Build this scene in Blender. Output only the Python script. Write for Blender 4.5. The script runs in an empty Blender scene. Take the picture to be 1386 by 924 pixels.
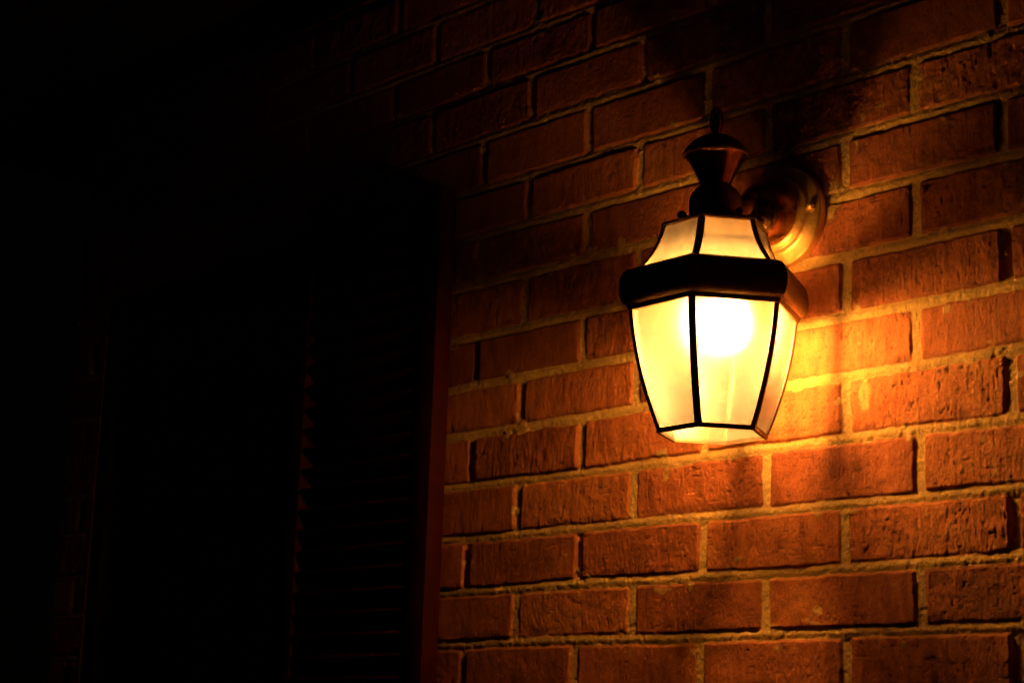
import bpy, bmesh, math, random
import numpy as np
from mathutils import Vector, Matrix
random.seed(7)
rng = np.random.default_rng(11)
S = bpy.context.scene
C = S.collection

# ------------------------------------------------------------------ helpers
def tag(o, label=None, cat=None, group=None, kind=None):
    if label: o['label'] = label
    if cat: o['category'] = cat
    if group: o['group'] = group
    if kind: o['kind'] = kind
    return o

def thing(name, label, cat, loc):
    o = bpy.data.objects.new(name, None); C.objects.link(o)
    o.location = loc; o.empty_display_size = .05
    return tag(o, label, cat)

def root_loc(p):
    v = Vector((0, 0, 0))
    while p is not None:
        v += p.location; p = p.parent
    return v

def obj(name, verts, faces, mat, parent=None, smooth=True, angle=35):
    """verts in world space, the part's origin is its parent's"""
    off = root_loc(parent)
    me = bpy.data.meshes.new(name)
    me.from_pydata([tuple(Vector(v) - off) for v in verts], [], faces)
    bm = bmesh.new(); bm.from_mesh(me)
    bmesh.ops.recalc_face_normals(bm, faces=bm.faces)
    if smooth:
        for f in bm.faces: f.smooth = True
        for e in bm.edges:
            if len(e.link_faces) == 2 and e.calc_face_angle(0) > math.radians(angle): e.smooth = False
    bm.to_mesh(me); bm.free()
    me.materials.append(mat)
    o = bpy.data.objects.new(name, me); C.objects.link(o)
    if parent: o.parent = parent
    return o

class MB:
    def __init__(s): s.v = []; s.f = []
    def add(s, v, f):
        n = len(s.v); s.v += [tuple(p) for p in v]; s.f += [tuple(i + n for i in q) for q in f]; return s
    def box(s, x0, x1, y0, y1, z0, z1, bev=.0015, M=None):
        bm = bmesh.new()
        bmesh.ops.create_cube(bm, size=1)
        for v in bm.verts:
            v.co = Vector(((x0+x1)/2 + v.co.x*(x1-x0), (y0+y1)/2 + v.co.y*(y1-y0), (z0+z1)/2 + v.co.z*(z1-z0)))
        if bev: bmesh.ops.bevel(bm, geom=bm.edges[:], offset=bev, segments=2, affect='EDGES', profile=.6)
        if M is not None:
            for v in bm.verts: v.co = M @ v.co
        bm.verts.ensure_lookup_table()
        s.add([v.co[:] for v in bm.verts], [[v.index for v in f.verts] for f in bm.faces]); bm.free(); return s
    def lathe(s, prof, cx, cy, n=48, axis='Z', cz=0):
        """prof: (radius, height) list; axis Z around (cx, cy) or axis Y around (cx, cz) with height as y"""
        v = []; f = []
        for r, h in prof:
            for k in range(n):
                a = 2*math.pi*k/n
                if axis == 'Z': v.append((cx + r*math.cos(a), cy + r*math.sin(a), h))
                else: v.append((cx + r*math.cos(a), h, cz + r*math.sin(a)))
        for i in range(len(prof)-1):
            for k in range(n):
                k2 = (k+1) % n
                f.append((i*n+k, i*n+k2, (i+1)*n+k2, (i+1)*n+k))
        f.append(tuple(range(n))); f.append(tuple((len(prof)-1)*n + k for k in range(n)))
        return s.add(v, f)
    def tube(s, pts, rad, n=16):
        v = []; f = []
        for i, p in enumerate(pts):
            p = Vector(p); a = Vector(pts[max(i-1, 0)]); b = Vector(pts[min(i+1, len(pts)-1)])
            t = (b-a).normalized(); q = t.cross(Vector((1, 0, 0))).normalized(); w = t.cross(q)
            r = rad[i] if isinstance(rad, (list, tuple)) else rad
            for k in range(n):
                an = 2*math.pi*k/n; v.append(p + q*r*math.cos(an) + w*r*math.sin(an))
        for i in range(len(pts)-1):
            for k in range(n):
                k2 = (k+1) % n; f.append((i*n+k, i*n+k2, (i+1)*n+k2, (i+1)*n+k))
        f.append(tuple(range(n))); f.append(tuple((len(pts)-1)*n+k for k in range(n)))
        return s.add(v, f)
    def build(s, name, mat, parent=None, smooth=True, angle=35): return obj(name, s.v, s.f, mat, parent, smooth, angle)

def bez(n, *p):
    out = []
    for i in range(n+1):
        t = i/n; q = [Vector(a) for a in p]
        while len(q) > 1: q = [q[j].lerp(q[j+1], t) for j in range(len(q)-1)]
        out.append(tuple(q[0]))
    return out

# ------------------------------------------------------------------ materials
class NT:
    def __init__(s, name):
        s.m = bpy.data.materials.new(name); s.m.use_nodes = True
        s.t = s.m.node_tree; s.t.nodes.clear()
        s.out = s.t.nodes.new('ShaderNodeOutputMaterial')
    def n(s, ty, **kw):
        nd = s.t.nodes.new(ty)
        for k, v in kw.items():
            if k.startswith('i_'): nd.inputs[k[2:].replace('_', ' ')].default_value = v
            else: setattr(nd, k, v)
        return nd
    def l(s, a, b): s.t.links.new(a, b)
    def noise(s, scale, detail=4, rough=.6, vec=None):
        n = s.n('ShaderNodeTexNoise'); n.inputs['Scale'].default_value = scale
        n.inputs['Detail'].default_value = detail; n.inputs['Roughness'].default_value = rough
        if vec is not None: s.l(vec, n.inputs['Vector'])
        return n
    def ramp(s, fac, stops):
        r = s.n('ShaderNodeValToRGB'); e = r.color_ramp.elements
        while len(e) < len(stops): e.new(.5)
        for i, (p, c) in enumerate(stops):
            e[i].position = p; e[i].color = (*c, 1) if len(c) == 3 else c
        s.l(fac, r.inputs['Fac']); return r
    def mix(s, fac, a, b, mode='MIX'):
        m = s.n('ShaderNodeMix', data_type='RGBA', blend_type=mode)
        for sock, val in ((m.inputs[0], fac), (m.inputs[6], a), (m.inputs[7], b)):
            if hasattr(val, 'is_output'): s.l(val, sock)
            elif isinstance(val, (int, float)): sock.default_value = val
            else: sock.default_value = (*val, 1)
        return m.outputs[2]

def surface(name, c0, c1, scale=40, rough=(.4, .6), metal=0., bump=.1, bscale=300, dist=.0006, coat=0., spec=.5, dirt=None):
    k = NT(name); tc = k.n('ShaderNodeTexCoord')
    v = tc.outputs['Object']
    n = k.noise(scale, 5, .6, v)
    col = k.ramp(n.outputs[0], [(.36, c0), (.64, c1)]).outputs[0]
    if dirt:
        n3 = k.noise(scale*.35, 6, .7, v)
        f = k.ramp(n3.outputs[0], [(.5, (0, 0, 0)), (.66, (1, 1, 1))]).outputs[0]
        col = k.mix(f, col, dirt)
    b = k.n('ShaderNodeBsdfPrincipled')
    k.l(col, b.inputs['Base Color'])
    n2 = k.noise(scale*2.3, 4, .6, v)
    mr = k.n('ShaderNodeMapRange'); k.l(n2.outputs[0], mr.inputs[0])
    mr.inputs[1].default_value = .3; mr.inputs[2].default_value = .7
    mr.inputs[3].default_value = rough[0]; mr.inputs[4].default_value = rough[1]
    k.l(mr.outputs[0], b.inputs['Roughness'])
    b.inputs['Metallic'].default_value = metal
    b.inputs['Coat Weight'].default_value = coat
    b.inputs['Specular IOR Level'].default_value = spec
    bn = k.noise(bscale, 4, .6, v)
    bp = k.n('ShaderNodeBump'); bp.inputs['Strength'].default_value = bump; bp.inputs['Distance'].default_value = dist
    k.l(bn.outputs[0], bp.inputs['Height']); k.l(bp.outputs[0], b.inputs['Normal'])
    k.l(b.outputs[0], k.out.inputs[0])
    return k.m

M_dark = surface('aged_dark_bronze', (.16, .085, .036), (.25, .135, .06), 60, (.36, .55), .6, .25, 500, .0004)
M_brass = surface('tarnished_copper_brass', (.68, .40, .13), (.82, .52, .20), 45, (.30, .46), .75, .15, 380, .0003, dirt=(.42, .22, .07))
M_copper = surface('worn_copper', (.34, .15, .06), (.50, .23, .10), 55, (.14, .30), .9, .35, 420, .0005, dirt=(.05, .025, .013))
M_socket = surface('porcelain_socket', (.55, .5, .42), (.7, .65, .55), 30, (.3, .4))
M_shutter = surface('dark_red_shutter_paint', (.040, .0015, .0015), (.060, .003, .0025), 22, (.55, .75), 0, .3, 260, .0005, spec=.15)
M_trim = surface('dark_window_paint', (.005, .003, .003), (.008, .005, .005), 22, (.5, .7), 0, .2, 200, .0004, spec=.15)
M_soffit = surface('painted_soffit_boards', (.09, .07, .05), (.13, .10, .075), 10, (.5, .7), 0, .3, 120, .001)
M_refl_curtain = surface('painted_reflection_curtain', (.10, .03, .02), (.15, .05, .035), 14, (.8, .95), 0, .3, 90, .002, spec=.1)  # dull red cloth colour stands in for warm reflections in the panes
M_ground = surface('patio_concrete', (.07, .062, .055), (.12, .11, .10), 3, (.8, .95), 0, .5, 60, .002)

def wall_mat():
    k = NT('rough_red_brick_and_mortar'); tc = k.n('ShaderNodeTexCoord'); v = tc.outputs['Object']
    at = k.n('ShaderNodeAttribute', attribute_name='bricks', attribute_type='GEOMETRY')
    sp = k.n('ShaderNodeSeparateColor'); k.l(at.outputs['Color'], sp.inputs[0])
    mask, rnd, dirt = sp.outputs[0], sp.outputs[1], sp.outputs[2]
    base = k.ramp(rnd, [(0, (.26, .070, .026)), (.35, (.37, .100, .034)), (.7, (.45, .128, .040)), (1, (.50, .155, .050))]).outputs[0]
    mp = k.n('ShaderNodeMapping'); mp.inputs['Scale'].default_value = (1, 1, .35); k.l(v, mp.inputs[0])
    n1 = k.noise(55, 6, .65, mp.outputs[0])
    tone = k.ramp(n1.outputs[0], [(.28, (.62, .56, .5)), (.5, (1, 1, 1)), (.75, (1.25, 1.3, 1.35))]).outputs[0]
    base = k.mix(1., base, tone, 'MULTIPLY')
    n2 = k.noise(420, 3, .7, v)
    sp2 = k.ramp(n2.outputs[0], [(.3, (.55, .5, .48)), (.45, (1, 1, 1)), (.72, (1.18, 1.2, 1.2))]).outputs[0]
    base = k.mix(.8, base, sp2, 'MULTIPLY')
    base = k.mix(dirt, base, (.09, .035, .018))
    n3 = k.noise(600, 3, .7, v)
    mort = k.ramp(n3.outputs[0], [(.3, (.42, .25, .085)), (.5, (.62, .38, .13)), (.75, (.76, .50, .19))]).outputs[0]
    n4 = k.noise(12, 4, .6, v)
    mt = k.ramp(n4.outputs[0], [(.35, (.75, .72, .68)), (.65, (1.05, 1.05, 1.05))]).outputs[0]
    mort = k.mix(1., mort, mt, 'MULTIPLY')
    col = k.mix(mask, mort, base)
    b = k.n('ShaderNodeBsdfPrincipled'); k.l(col, b.inputs['Base Color'])
    b.inputs['Roughness'].default_value = .78; b.inputs['Specular IOR Level'].default_value = .3
    b1 = k.noise(900, 3, .7, v)
    bp = k.n('ShaderNodeBump'); bp.inputs['Strength'].default_value = .8; bp.inputs['Distance'].default_value = .0009
    k.l(b1.outputs[0], bp.inputs['Height'])
    b2 = k.noise(330, 4, .65, mp.outputs[0])
    bq = k.n('ShaderNodeBump'); bq.inputs['Strength'].default_value = .95; bq.inputs['Distance'].default_value = .0016
    k.l(b2.outputs[0], bq.inputs['Height']); k.l(bp.outputs[0], bq.inputs['Normal'])
    k.l(bq.outputs[0], b.inputs['Normal']); k.l(b.outputs[0], k.out.inputs[0])
    return k.m
M_wall = wall_mat()

def pane_mat(name='cloudy_amber_glass', scat=.05, c0=(.20, .14, .11), c1=(.46, .34, .28)):
    """old slightly cloudy amber glass: part clear, part scattering"""
    k = NT(name); tc = k.n('ShaderNodeTexCoord'); v = tc.outputs['Object']
    tr = k.n('ShaderNodeBsdfTransparent'); tr.inputs[0].default_value = (.96, .94, .88, 1)
    tl = k.n('ShaderNodeBsdfTranslucent')
    mp = k.n('ShaderNodeMapping'); mp.inputs['Scale'].default_value = (1.6, 1.6, .35); k.l(v, mp.inputs[0])
    n = k.noise(60, 5, .6, mp.outputs[0])
    c = k.ramp(n.outputs[0], [(.36, c0), (.64, c1)]).outputs[0]
    k.l(c, tl.inputs[0])
    rf = k.n('ShaderNodeBsdfRefraction'); rf.inputs['Roughness'].default_value = .42; rf.inputs['IOR'].default_value = 1.3
    rf.inputs[0].default_value = (.50, .46, 1, 1)
    gl = k.n('ShaderNodeBsdfGlossy'); gl.inputs['Roughness'].default_value = .27
    m1 = k.n('ShaderNodeMixShader'); m1.inputs[0].default_value = scat; k.l(tr.outputs[0], m1.inputs[1])
    df = k.n('ShaderNodeBsdfDiffuse'); df.inputs[0].default_value = (.6, .53, .55, 1)
    m0 = k.n('ShaderNodeMixShader'); m0.inputs[0].default_value = .5; k.l(tl.outputs[0], m0.inputs[1]); k.l(df.outputs[0], m0.inputs[2]); k.l(m0.outputs[0], m1.inputs[2])
    m2 = k.n('ShaderNodeMixShader'); m2.inputs[0].default_value = .04; k.l(m1.outputs[0], m2.inputs[1]); k.l(rf.outputs[0], m2.inputs[2])
    r2 = k.n('ShaderNodeBsdfRefraction'); r2.inputs['Roughness'].default_value = .72; r2.inputs['IOR'].default_value = 1.45; r2.inputs[0].default_value = (.5, .42, .8, 1)
    m4 = k.n('ShaderNodeMixShader'); m4.inputs[0].default_value = .09; k.l(m2.outputs[0], m4.inputs[1]); k.l(r2.outputs[0], m4.inputs[2])
    r3 = k.n('ShaderNodeBsdfRefraction'); r3.inputs['Roughness'].default_value = .57; r3.inputs['IOR'].default_value = 1.45; r3.inputs[0].default_value = (.6, .7, 1, 1)
    m2 = k.n('ShaderNodeMixShader'); m2.inputs[0].default_value = .15; k.l(m4.outputs[0], m2.inputs[1]); k.l(r3.outputs[0], m2.inputs[2])
    fr = k.n('ShaderNodeFresnel'); fr.inputs[0].default_value = 1.6
    m3 = k.n('ShaderNodeMixShader'); k.l(fr.outputs[0], m3.inputs[0]); k.l(m2.outputs[0], m3.inputs[1]); k.l(gl.outputs[0], m3.inputs[2])
    k.l(m3.outputs[0], k.out.inputs[0])
    return k.m
M_pane = pane_mat()
M_roofpane = pane_mat('cloudy_roof_glass', .32, (.46, .41, .33), (.80, .74, .60))

def window_glass():
    k = NT('dark_window_glass')
    tr = k.n('ShaderNodeBsdfTransparent'); tr.inputs[0].default_value = (.8, .82, .8, 1)
    gl = k.n('ShaderNodeBsdfGlossy'); gl.inputs['Roughness'].default_value = .03
    fr = k.n('ShaderNodeFresnel'); fr.inputs[0].default_value = 1.5
    n = k.noise(9, 2); bp = k.n('ShaderNodeBump'); bp.inputs['Strength'].default_value = .1; bp.inputs['Distance'].default_value = .002
    k.l(n.outputs[0], bp.inputs['Height']); k.l(bp.outputs[0], gl.inputs['Normal'])
    m = k.n('ShaderNodeMixShader'); k.l(fr.outputs[0], m.inputs[0]); k.l(tr.outputs[0], m.inputs[1]); k.l(gl.outputs[0], m.inputs[2])
    k.l(m.outputs[0], k.out.inputs[0]); return k.m
M_wglass = window_glass()

BULB = 600.
def bulb_mat():
    k = NT('glowing_bulb_glass'); e = k.n('ShaderNodeEmission')
    e.inputs[0].default_value = (1., .45, .078, 1); e.inputs[1].default_value = BULB
    k.l(e.outputs[0], k.out.inputs[0]); return k.m
M_bulb = bulb_mat()

# ------------------------------------------------------------------ the brick wall (one relief mesh)
U, DV = .2032, .0677
X0, X1, Z0, Z1 = -1.79, 2.2, -1.85, .90
WX0, WX1, WZ0, WZ1 = -1.69, -1.10, -.30, .476       # window opening
def axis(segs):
    out = []
    for a, b, h in segs: out.append(np.linspace(a, b, max(2, int(round((b-a)/h))), endpoint=False))
    out.append(np.array([segs[-1][1]])); return np.concatenate(out)
xs = axis([(X0, -1.2, .005), (-1.2, -.82, .0028), (-.82, .20, .0011), (.20, X1, .005)])
zs = axis([(Z0, -.24, .005), (-.24, .70, .0011), (.70, Z1, .0028)])
for arr, vals in ((xs, (WX0, WX1)), (zs, (WZ0, WZ1))):
    for v in vals: arr[np.argmin(abs(arr-v))] = v

def vnoise(sx, sz, seed, ox=0., oz=0.):
    """smooth value noise on the tensor grid, range about -1..1"""
    r = np.random.default_rng(seed)
    ax = (xs - X0)/sx; az = (zs - Z0)/sz
    nx = int(ax[-1])+3; nz = int(az[-1])+3
    L = r.uniform(-1, 1, (nz, nx)).astype(np.float32)
    ix = ax.astype(int); iz = az.astype(int)
    fx = (ax-ix).astype(np.float32); fz = (az-iz).astype(np.float32)
    fx = fx*fx*(3-2*fx); fz = fz*fz*(3-2*fz)
    R = L[iz]*(1-fz)[:, None] + L[iz+1]*fz[:, None]
    return R[:, ix]*(1-fx)[None] + R[:, ix+1]*fx[None]
def fbm(sx, sz, seed, o=3):
    a = 1.; t = 0; out = 0
    for k in range(o):
        out = out + a*vnoise(sx/2**k, sz/2**k, seed+k*101); t += a; a *= .55
    return out/t*1.4
def sstep(x): x = np.clip(x, 0, 1); return x*x*(3-2*x)

XX = xs[None, :].astype(np.float32) + .0010*fbm(.035, .02, 1) + 0*zs[:, None].astype(np.float32)
ZZ = zs[:, None].astype(np.float32) + .0016*vnoise(.16, .05, 5) + .0007*fbm(.03, .03, 6)
jmin = int(math.floor(Z0/DV))-2; jmax = int(math.ceil(Z1/DV))+2
dzk = {-2: .0010, -1: -.0004, 0: -.0003, 1: .0015, 2: .0020, 3: -.0006, 4: -.0013, 5: .0006, 6: .0002, 7: -.0014, 8: .0015, 9: .0018}
zb = np.array([j*DV + dzk.get(j, rng.uniform(-.0015, .0015)) for j in range(jmin, jmax+1)], np.float32)
row = np.clip(np.searchsorted(zb, ZZ.ravel()).reshape(ZZ.shape)-1, 0, len(zb)-2)
dlo = ZZ - zb[row]; dhi = zb[row+1] - ZZ
par = (row + jmin) % 2                             # odd rows (R-1, R1 ..) joints near -.100
off = np.where(par == 0, -.0075, -.1010+.0)
NC = 40
jit = rng.uniform(-.0022, .0022, (len(zb)+1, NC+2)).astype(np.float32)
cf = (XX - off)/U; col = np.floor(cf).astype(int); ci = np.clip(col+18, 0, NC)
left = off + col*U + jit[row, ci]; right = off + (col+1)*U + jit[row, ci+1]
dl = XX - left; dr = right - XX
brand = rng.uniform(0, 1, (len(zb)+1, NC+2, 8)).astype(np.float32)
B = brand[row, ci]
hm = .0056
hb = .0054 + .0014*(B[..., 5]-.5)
dx = np.minimum(dl, dr) - hm; dz = np.minimum(dlo, dhi) - hb
rc = .004
ax_ = np.maximum(rc-dx, 0); az_ = np.maximum(rc-dz, 0)
d = np.where((dx < rc) & (dz < rc), rc - np.sqrt(ax_**2+az_**2), np.minimum(dx, dz))
del ax_, az_
edge = fbm(.012, .010, 21, 3)
d = d + .0008*edge + .0006*vnoise(.045, .03, 31)
mask = sstep((d+.0004)/.0010)
prof = sstep((d+.0002)/.0034)
# face relief of each brick
am = .35 + .75*B[..., 0]
streak = vnoise(.0030, .012, 41)*.00034 + vnoise(.0065, .020, 42)*.00034 + vnoise(.0026, .0030, 44)*.00022
lump = fbm(.016, .012, 43, 3)*.0009
pn = vnoise(.0029, .0036, 51) + .40*vnoise(.012, .010, 52)
pits = np.clip(pn-.62, 0, 1)*.0024
tn = vnoise(.0026, .013, 53) + .4*vnoise(.02, .012, 54)
tears = np.clip(tn-.78, 0, 1)*.0036*(B[..., 1] > .35)
hn = vnoise(.010, .0026, 55) + .3*vnoise(.03, .02, 56)
crk = np.clip(hn-.74, 0, 1)*.0040*(B[..., 2] > .5)
lowedge = np.clip(1-(dlo-hb)/.010, 0, 1)*np.clip(fbm(.02, .02, 57, 2)+.15, 0, 1)*.0022*(B[..., 3] > .3)
face = (B[..., 4]-.5)*.0026 + (B[..., 6]-.5)*.009*(XX-(left+right)/2) + am*(streak+lump) - am*(pits+tears+crk) - lowedge
# mortar relief
mdep = .0029 + .0013*vnoise(.10, .06, 61) + .0005*fbm(.0040, .0036, 62, 2) + .0003*fbm(.014, .010, 64, 2)
headdeep = rng.uniform(0, 1, (len(zb)+1, NC+2)).astype(np.float32)
near = np.where(dl < dr, headdeep[row, ci], headdeep[row, ci+1])
ishead = sstep((dz)/.004)
mdep = mdep + ishead*(near**4)*.004
# the joint is packed full near its lower brick and hollow under the upper one
mdep = mdep - .0014*sstep((np.minimum(dlo, dhi)*-1+.006)/.006)
gouge = np.clip(fbm(.03, .01, 63, 2)-.72, 0, 1)*.003
mdep = mdep + gouge
H = prof*face + (1-prof)*(-mdep)
# smeared mortar on a few brick faces close to the joints
sm = np.clip(fbm(.028, .02, 71, 3)-.62 - np.clip(d, 0, 1)*16, 0, 1)*5
sm = sstep(sm)
for (sx, sz, rx, rz) in ((-.120, .337, .018, .022), (-.075, .118, .010, .020), (-.085, .337, .02, .01)):
    q = ((xs[None, :]-sx)/rx)**2 + ((zs[:, None]-sz)/rz)**2
    sm = np.maximum(sm, sstep((1.15-q+.5*edge)*1.2))
mask = mask*(1-.85*sm)
H = H*(1-.5*sm*(1-prof)) + sm*(.0003)*(prof > .5)
dirtv = np.clip((pits+tears+crk)*am/.0016, 0, 1)*.75 + .35*np.clip(1-d/.003, 0, 1)*prof*mask
dirtv = np.clip(dirtv + .3*sstep(lowedge/.001), 0, .9)
tone = np.clip(B[..., 7]*.75 + .12 + .22*fbm(.06, .03, 81, 2), 0, 1)
ny, nx = H.shape
co = np.empty((ny, nx, 3), np.float32)
co[..., 0] = xs[None, :]; co[..., 1] = -H; co[..., 2] = zs[:, None]
attr = np.ones((ny, nx, 4), np.float32); attr[..., 0] = mask; attr[..., 1] = tone; attr[..., 2] = dirtv
gi = np.arange(nx-1); gj = np.arange(ny-1)
xc = (xs[:-1]+xs[1:])/2; zc = (zs[:-1]+zs[1:])/2
keep = ~(((zc[:, None] > WZ0) & (zc[:, None] < WZ1)) & ((xc[None] > WX0) & (xc[None] < WX1)))
J, I = np.nonzero(keep)
a = J*nx + I
quads = np.stack([a, a+1, a+1+nx, a+nx], 1).astype(np.int32)
# plain returns: outer corner of the house and the window reveals
ex_v = []; ex_q = []
def ret(p0, p1, p2, p3):
    n = ny*nx + len(ex_v); ex_v.extend([p0, p1, p2, p3]); ex_q.append((n, n+1, n+2, n+3))
ret((X0, .004, Z0), (X0, .004, Z1), (X0, 1.2, Z1), (X0, 1.2, Z0))
for (xa, za, xb, zb_) in ((WX0, WZ0, WX0, WZ1), (WX0, WZ1, WX1, WZ1), (WX1, WZ1, WX1, WZ0), (WX1, WZ0, WX0, WZ0)):
    ret((xa, 0.002, za), (xb, 0.002, zb_), (xb, .11, zb_), (xa, .11, za))
allv = np.concatenate([co.reshape(-1, 3), np.array(ex_v, np.float32)])
allq = np.concatenate([quads, np.array(ex_q, np.int32)])
attr = np.concatenate([attr.reshape(-1, 4), np.tile(np.array([[.9, .5, .2, 1]], np.float32), (len(ex_v), 1))])
me = bpy.data.meshes.new('brick_wall')
me.vertices.add(len(allv)); me.vertices.foreach_set('co', allv.ravel())
me.loops.add(len(allq)*4); me.loops.foreach_set('vertex_index', allq.ravel())
me.polygons.add(len(allq)); me.polygons.foreach_set('loop_start', np.arange(0, len(allq)*4, 4, dtype=np.int32))
me.polygons.foreach_set('use_smooth', np.ones(len(allq), bool))
me.update(calc_edges=True)
ca = me.attributes.new('bricks', 'FLOAT_COLOR', 'POINT'); ca.data.foreach_set('color', attr.ravel())
me.materials.append(M_wall)
wall = bpy.data.objects.new('brick_wall', me); C.objects.link(wall)
tag(wall, 'rough red brick house wall with sandy mortar joints, lit by the lantern', 'wall')
del XX, ZZ, B, H, co, attr, allv, allq, quads

# ------------------------------------------------------------------ ground and soffit
g = MB(); g.add([(-60, -60, 0), (60, -60, 0), (60, 60, 0), (-60, 60, 0)], [(0, 1, 2, 3)])
go = g.build('ground', M_ground, None, False); go.location.z = -1.85; tag(go, kind='structure')

so = thing('porch_soffit', 'dark boarded soffit under the eaves above the brick wall', 'soffit', (-.2, 0, .88))
y = -.001
for k in range(7):
    b = MB(); b.box(-2.4, 2.4, y-.088, y-.003, .883, .898, .003); b.build('soffit_board', M_soffit, so); y -= .091
b = MB(); b.box(-2.4, 2.4, -.70, -.642, .80, .90, .003); b.build('fascia_board', M_trim, so)
b = MB(); b.box(X0+.002, X1-.02, -.026, -.006, .818, .881, .002); b.build('frieze_board', M_trim, so)
b = MB(); b.box(-2.4, 2.4, -.70, 1.3, .9005, .93, .0); b.build('roof_deck', M_trim, so)

# ------------------------------------------------------------------ window
wd = thing('sash_window', 'dark double-hung window with small panes left of the shutter', 'window', ((WX0+WX1)/2, .05, WZ0))
b = MB(); fw = .035
b.box(WX0+.001, WX0+fw, .0035, .10, WZ0+.002, WZ1-.002, .002); b.box(WX1-fw, WX1-.001, .012, .10, WZ0+.002, WZ1-.002, .002)
b.box(WX0+fw+.0005, WX1-fw-.0005, .013, .10, WZ1-fw, WZ1-.002, .002); b.box(WX0+fw+.0005, WX1-fw-.0005, .013, .10, WZ0+.002, WZ0+fw, .002)
b.build('frame', M_trim, wd)
b = MB(); b.box(WX0-.03, WX1+.006, -.035, .010, WZ0-.034, WZ0-.003, .003); b.build('sill', M_trim, wd)
zm = .088
for (za, zb2, yy) in ((zm-.012, WZ1-fw-.001, .030), (WZ0+fw+.001, zm+.012, .056)):
    xa, xb = WX0+fw+.001, WX1-fw-.001
    s_ = MB(); sw = .026
    s_.box(xa, xa+sw, yy, yy+.022, za, zb2); s_.box(xb-sw, xb, yy, yy+.022, za, zb2)
    s_.box(xa+sw+.0004, xb-sw-.0004, yy+.001, yy+.021, za, za+sw); s_.box(xa+sw+.0004, xb-sw-.0004, yy+.001, yy+.021, zb2-sw, zb2)
    so_ = s_.build('sash', M_trim, wd)
    ia, ib = xa+sw, xb-sw; ja, jb = za+sw, zb2-sw
    m_ = MB()
    for k in (1, 2):
        xk = ia+(ib-ia)*k/3; m_.box(xk-.006, xk+.006, yy+.003, yy+.019, ja+.0005, jb-.0005, .001)
    zk = (ja+jb)/2
    for k in range(3):
        m_.box(ia+(ib-ia)*k/3+.0065, ia+(ib-ia)*(k+1)/3-.0065, yy+.004, yy+.018, zk-.006, zk+.006, .001)
    m_.build('muntins', M_trim, so_)
    p_ = MB(); p_.box(ia, ib, yy+.0095, yy+.0125, ja, jb, 0); p_.build('pane', M_wglass, so_)
cv = []; cfc = []
nn = 160
for i in range(nn+1):
    t = i/nn; x = WX0+.02+(WX1-WX0-.04)*t; yv = .15+.012*math.sin(t*62)+.006*math.sin(t*23+1)
    cv += [(x, yv, WZ0+.02), (x, yv*.98+.002, WZ1-.01)]
for i in range(nn): cfc.append((2*i, 2*i+2, 2*i+3, 2*i+1))
obj('reflection_curtain', cv, cfc, M_refl_curtain, wd)  # added behind the glass; its red imitates reflected lamplight

# ------------------------------------------------------------------ shutter
SX1, SX0, SZ0, SZ1, ST = -.758, -1.092, -.30, .476, .027
sh = thing('louvered_shutter', 'dark red louvered shutter fixed to the bricks beside the window', 'shutter', ((SX0+SX1)/2, 0, SZ0))
yf, yb = -ST-.004, -.004
for (xa, xb) in ((SX0, SX0+.042), (SX1-.042, SX1)):
    b = MB(); b.box(xa, xb, yf, yb, SZ0, SZ1, .002); b.build('stile', M_shutter, sh)
for (za, zb2) in ((SZ1-.055, SZ1-.0005), (SZ0+.0005, SZ0+.07)):
    b = MB(); b.box(SX0+.0425, SX1-.0425, yf+.001, yb-.001, za, zb2, .002); b.build('rail', M_shutter, sh)
z = SZ0+.07+.016
while z < SZ1-.055-.012:
    Mx = Matrix.Translation((0, (yf+yb)/2, z)) @ Matrix.Rotation(math.radians(-38), 4, 'X')
    b = MB(); b.box(SX0+.0424, SX1-.0424, -.0158, .0158, -.0032, .0032, .0022, Mx); b.build('louver', M_shutter, sh)
    z += .0292
b = MB(); b.box(SX0+.03, SX1-.03, -.0035, -.001, SZ0+.03, SZ1-.03, 0); b.build('backing', M_trim, sh)

# ------------------------------------------------------------------ lantern
LX, LY, TW = -.1826, -.118, -2.485
AZ = [math.radians(a+TW) for a in (-30, 30, 90, 150, 210, 270)]
def hp(R, z, k): return Vector((LX+R*math.sin(AZ[k % 6]), LY-R*math.cos(AZ[k % 6]), z))
zB0, zB1, zR0, zR1 = .0658, .197, .2345, .2898
def Rbody(t): return .0589+(.0918-.0589)*t+.0055*4*t*(1-t)
def Rroof(t): return .0865+(.0574-.0865)*t-.0052*4*t*(1-t)*(1-.25*(t-.5))
lan = thing('wall_lantern', 'lit hexagonal coach lantern of dark bronze and amber glass on the brick wall', 'wall lamp', (LX, LY, zB0))

def hexloft(prof, closed=True):
    m = MB(); n = len(prof); v = []; f = []
    for R, z in prof:
        for k in range(6): v.append(hp(R, z, k))
    for i in range(n if closed else n-1):
        i2 = (i+1) % n
        for k in range(6):
            k2 = (k+1) % 6; f.append((i*6+k, i*6+k2, i2*6+k2, i2*6+k))
    return m.add(v, f)

def pane(fn, z0, z1, k, name, n=14, inset=.0008, th=.0016, mat=None):
    v = []; f = []
    for i in range(n+1):
        t = i/n; z = z0+(z1-z0)*t; R = fn(t)-inset
        a, b_ = hp(R, z, k), hp(R, z, k+1)
        nrm = ((a+b_)/2-Vector((LX, LY, z))).normalized()
        ed = (b_-a).normalized()*.0012
        v += [a+ed, b_-ed, b_-ed-nrm*th, a+ed-nrm*th]
    for i in range(n):
        for q in range(4):
            q2 = (q+1) % 4; f.append((i*4+q, i*4+q2, i*4+4+q2, i*4+4+q))
    f.append((0, 1, 2, 3)); f.append(tuple(n*4+q for q in range(4)))
    return obj(name, v, f, mat or M_pane, lan, True, 40)

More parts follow.
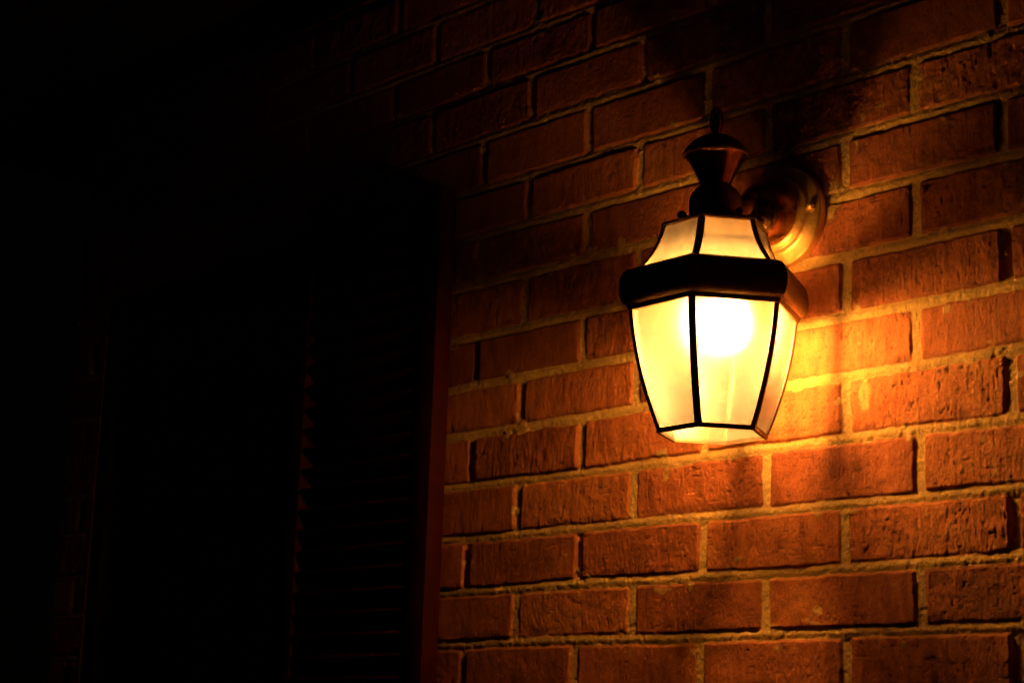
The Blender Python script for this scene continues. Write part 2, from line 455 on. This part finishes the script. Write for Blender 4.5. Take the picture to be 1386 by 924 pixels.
def post(fn, z0, z1, k, name, w=.0041, th=.0015, n=14):
    v = []; f = []
    for i in range(n+1):
        t = i/n; z = z0+(z1-z0)*t; R = fn(t)
        P = hp(R, z, k); ax = Vector((LX, LY, z))
        e1 = (hp(R, z, k-1)-P).normalized(); e2 = (hp(R, z, k+1)-P).normalized()
        n1 = ((hp(R, z, k-1)+P)/2-ax).normalized(); n2 = ((hp(R, z, k+1)+P)/2-ax).normalized(); dr_ = (P-ax).normalized()
        v += [P+e1*w, P+e1*w+n1*th*.7, P+e1*w*.35+n1*th, P+dr_*th*1.05, P+e2*w*.35+n2*th, P+e2*w+n2*th*.7, P+e2*w, P-dr_*.0004]
    m = 8
    for i in range(n):
        for q in range(m):
            q2 = (q+1) % m; f.append((i*m+q, i*m+q2, i*m+m+q2, i*m+m+q))
    f.append(tuple(range(m))); f.append(tuple(n*m+q for q in range(m)))
    return obj(name, v, f, M_dark, lan, True, 50)

for k in range(6):
    pane(Rbody, zB0, zB1, k, 'glass_pane'); pane(Rroof, zR0, zR1, k, 'roof_pane', mat=M_roofpane)
    post(Rbody, zB0+.0006, zB1-.0006, k, 'corner_post')
    post(Rroof, zR0+.0006, zR1-.0006, k, 'roof_rib', .0043, .0016)
# bottom rim, brim, roof-top plate
r0 = Rbody(0)
hexloft([(r0-.0022, zB0-.0018), (r0+.0018, zB0-.0018), (r0+.0022, zB0+.0006), (r0+.0022, zB0+.0028), (r0-.0012, zB0+.0028)]).build('bottom_rim', M_dark, lan, True, 30)
bp = [(.0872, .2330), (.0872, .2392), (.0905, .2400)] + [(p[0], p[1]) for p in bez(12, (.0935, .2385, 0), (.1085, .2350, 0), (.1085, .2010, 0), (.0965, .1985, 0))] + [(.0955, .1965), (.0945, .1935), (.0925, .1932), (.0905, .1940), (.0898, .1990), (.0898, .2010)]
hexloft(bp).build('brim', M_dark, lan, True, 28)
tp = [(.0570, .2882), (.0598, .2890), (.0600, .2915), (.0560, .2940), (.0440, .2970), (.0340, .2985), (.0280, .2992), (.0200, .2990), (.0200, .2970), (.0300, .2968), (.0440, .2945), (.0540, .2915)]
hexloft(tp).build('top_plate', M_dark, lan, True, 28)
for k in (5, 0, 2, 3):
    P = hp(.0370, .3025, k)
    m = MB(); m.lathe([(.0020, -.0060+P.z), (.0036, -.0042+P.z), (.0052, P.z), (.0044, P.z+.0032), (.0018, P.z+.0050)], P.x, P.y, 16); m.build('cap_nut', M_dark, lan)
# neck, vase cap, finial
m = MB(); m.lathe([(.0200, .2985), (.0300, .2990), (.0302, .3030), (.0285, .3045), (.0280, .3080), (.0288, .3160), (.0282, .3230), (.0262, .3290), (.0225, .3340), (.0185, .3375), (.0172, .3395)], LX, LY, 64)
m.build('neck', M_dark, lan)
m = MB(); m.lathe([(.0160, .3396), (.0166, .3402), (.0178, .3440), (.0210, .3510), (.0252, .3590), (.0296, .3665), (.0322, .3705), (.0338, .3716)], LX, LY, 64)
m.build('vase', M_copper, lan)
m = MB(); m.lathe([(.0300, .3718), (.0356, .3717), (.0364, .3728), (.0362, .3742), (.0348, .3768), (.0330, .3800), (.0296, .3842), (.0250, .3884), (.0200, .3916), (.0150, .3940), (.0100, .3956), (.0070, .3966)], LX, LY, 64)
m.build('cap', M_dark, lan)
m = MB(); m.lathe([(.0050, .3966), (.0058, .3975), (.0046, .3992), (.0048, .4005), (.0068, .4050), (.0076, .4120), (.0073, .4190), (.0058, .4250), (.0032, .4285), (.0012, .4300)], LX, LY, 32)
m.build('finial', M_copper, lan)
# back plate and arm
BZ = .328
m = MB(); m.lathe([(.0560, .003), (.0580, .0005), (.0583, -.006), (.0580, -.0095), (.0565, -.0112), (.0535, -.0118), (.0515, -.0125), (.0470, -.0140), (.0448, -.0150), (.0436, -.0168), (.0430, -.0185)], LX, 0, 96, 'Y', BZ)
plate = m.build('back_plate', M_brass, lan)
m = MB(); m.lathe([(.0425, -.0175), (.0420, -.0190), (.0392, -.0205), (.0372, -.0215), (.0360, -.0235)], LX, 0, 96, 'Y', BZ); m.build('ring', M_brass, plate)
m = MB(); m.lathe([(.0356, -.0225), (.0350, -.0300), (.0342, -.0370), (.0318, -.0460), (.0280, -.0540), (.0230, -.0605), (.0175, -.0650), (.0125, -.0680)], LX, 0, 96, 'Y', BZ); m.build('dome', M_copper, lan)
for sx in (-1, 1):
    m = MB(); m.lathe([(.0036, -.0125-.0010), (.0042, -.0160), (.0038, -.0185), (.0020, -.0202), (.0008, -.0206)], LX+sx*.0490, 0, 20, 'Y', BZ+.002); m.build('screw', M_brass, plate)
m = MB(); m.tube(bez(12, (LX, -.066, BZ), (LX, -.080, BZ), (LX, -.084, .312), (LX, -.096, .311)), [.0125, .0120, .0110, .0104, .0100, .0098, .0097, .0097, .0097, .0098, .0100, .0104, .0108], 24)
m.build('arm', M_dark, lan)
# bulb and socket, hung under the top plate
ZL = .184; BX, BY = LX+.012, LY+.003
m = MB(); m.lathe([(.0022, ZL-.0235), (.0078, ZL-.0220), (.0130, ZL-.0185), (.0164, ZL-.0120), (.0182, ZL-.0040), (.0180, ZL+.0030), (.0160, ZL+.0100), (.0130, ZL+.0160), (.0108, ZL+.0220), (.0100, ZL+.0240)], BX, BY, 24)
bulb = m.build('bulb', M_bulb, lan)
m = MB(); m.lathe([(.0104, ZL+.0243), (.0135, ZL+.0265), (.0140, ZL+.0500), (.0120, ZL+.0540), (.0060, ZL+.0560), (.0055, .2965)], BX, BY, 32)
m.build('socket', M_socket, lan)

# ------------------------------------------------------------------ night sky, faint moonlight
w = bpy.data.worlds.new("World"); S.world = w; w.use_nodes = True
nt = w.node_tree; bg = nt.nodes['Background']
sky = nt.nodes.new('ShaderNodeTexSky'); sky.sky_type = 'NISHITA'; sky.sun_disc = False
sky.sun_elevation = math.radians(25); sky.sun_rotation = math.radians(200)
nt.links.new(sky.outputs[0], bg.inputs[0]); bg.inputs[1].default_value = .00006
b2 = nt.nodes.new('ShaderNodeBackground'); b2.inputs[0].default_value = (.0004, .0002, .00015, 1); b2.inputs[1].default_value = 1.
ad = nt.nodes.new('ShaderNodeAddShader'); nt.links.new(bg.outputs[0], ad.inputs[0]); nt.links.new(b2.outputs[0], ad.inputs[1])
nt.links.new(ad.outputs[0], nt.nodes['World Output'].inputs[0])        # dim warm fill added to the sky to lift the dark metal
ml = bpy.data.lights.new('moonlight', 'SUN'); ml.energy = .0008; ml.angle = math.radians(.5); ml.color = (.8, .85, 1)
mo = bpy.data.objects.new('moonlight', ml); C.objects.link(mo); mo.rotation_euler = (math.radians(65), 0, math.radians(-20)); mo.location = (0, -3, 3)

# ------------------------------------------------------------------ camera
cam = bpy.data.cameras.new('camera'); co_ = bpy.data.objects.new('camera', cam); C.objects.link(co_)
fwd = Vector((-0.73018711, 0.64808073, 0.21637503)); rt = Vector((0.66906236, 0.74242063, 0.03416389)); up = Vector((0.13850033, -0.16971441, 0.97571239))
Mx = Matrix((rt, up, -fwd)).transposed().to_4x4(); Mx.translation = Vector((1.1433, -1.5822, -.2767))
co_.matrix_world = Mx
cam.sensor_width = 36; cam.lens = 2555.8/1386*36; cam.clip_end = 500; cam.clip_start = .02
cam.dof.use_dof = True; cam.dof.focus_distance = 1.98; cam.dof.aperture_fstop = 11
S.camera = co_
S.render.engine = 'CYCLES'
S.cycles.max_bounces = 10; S.cycles.transparent_max_bounces = 16; S.cycles.sample_clamp_indirect = 40
S.view_settings.view_transform = 'Standard'; S.view_settings.look = 'None'; S.view_settings.exposure = 0
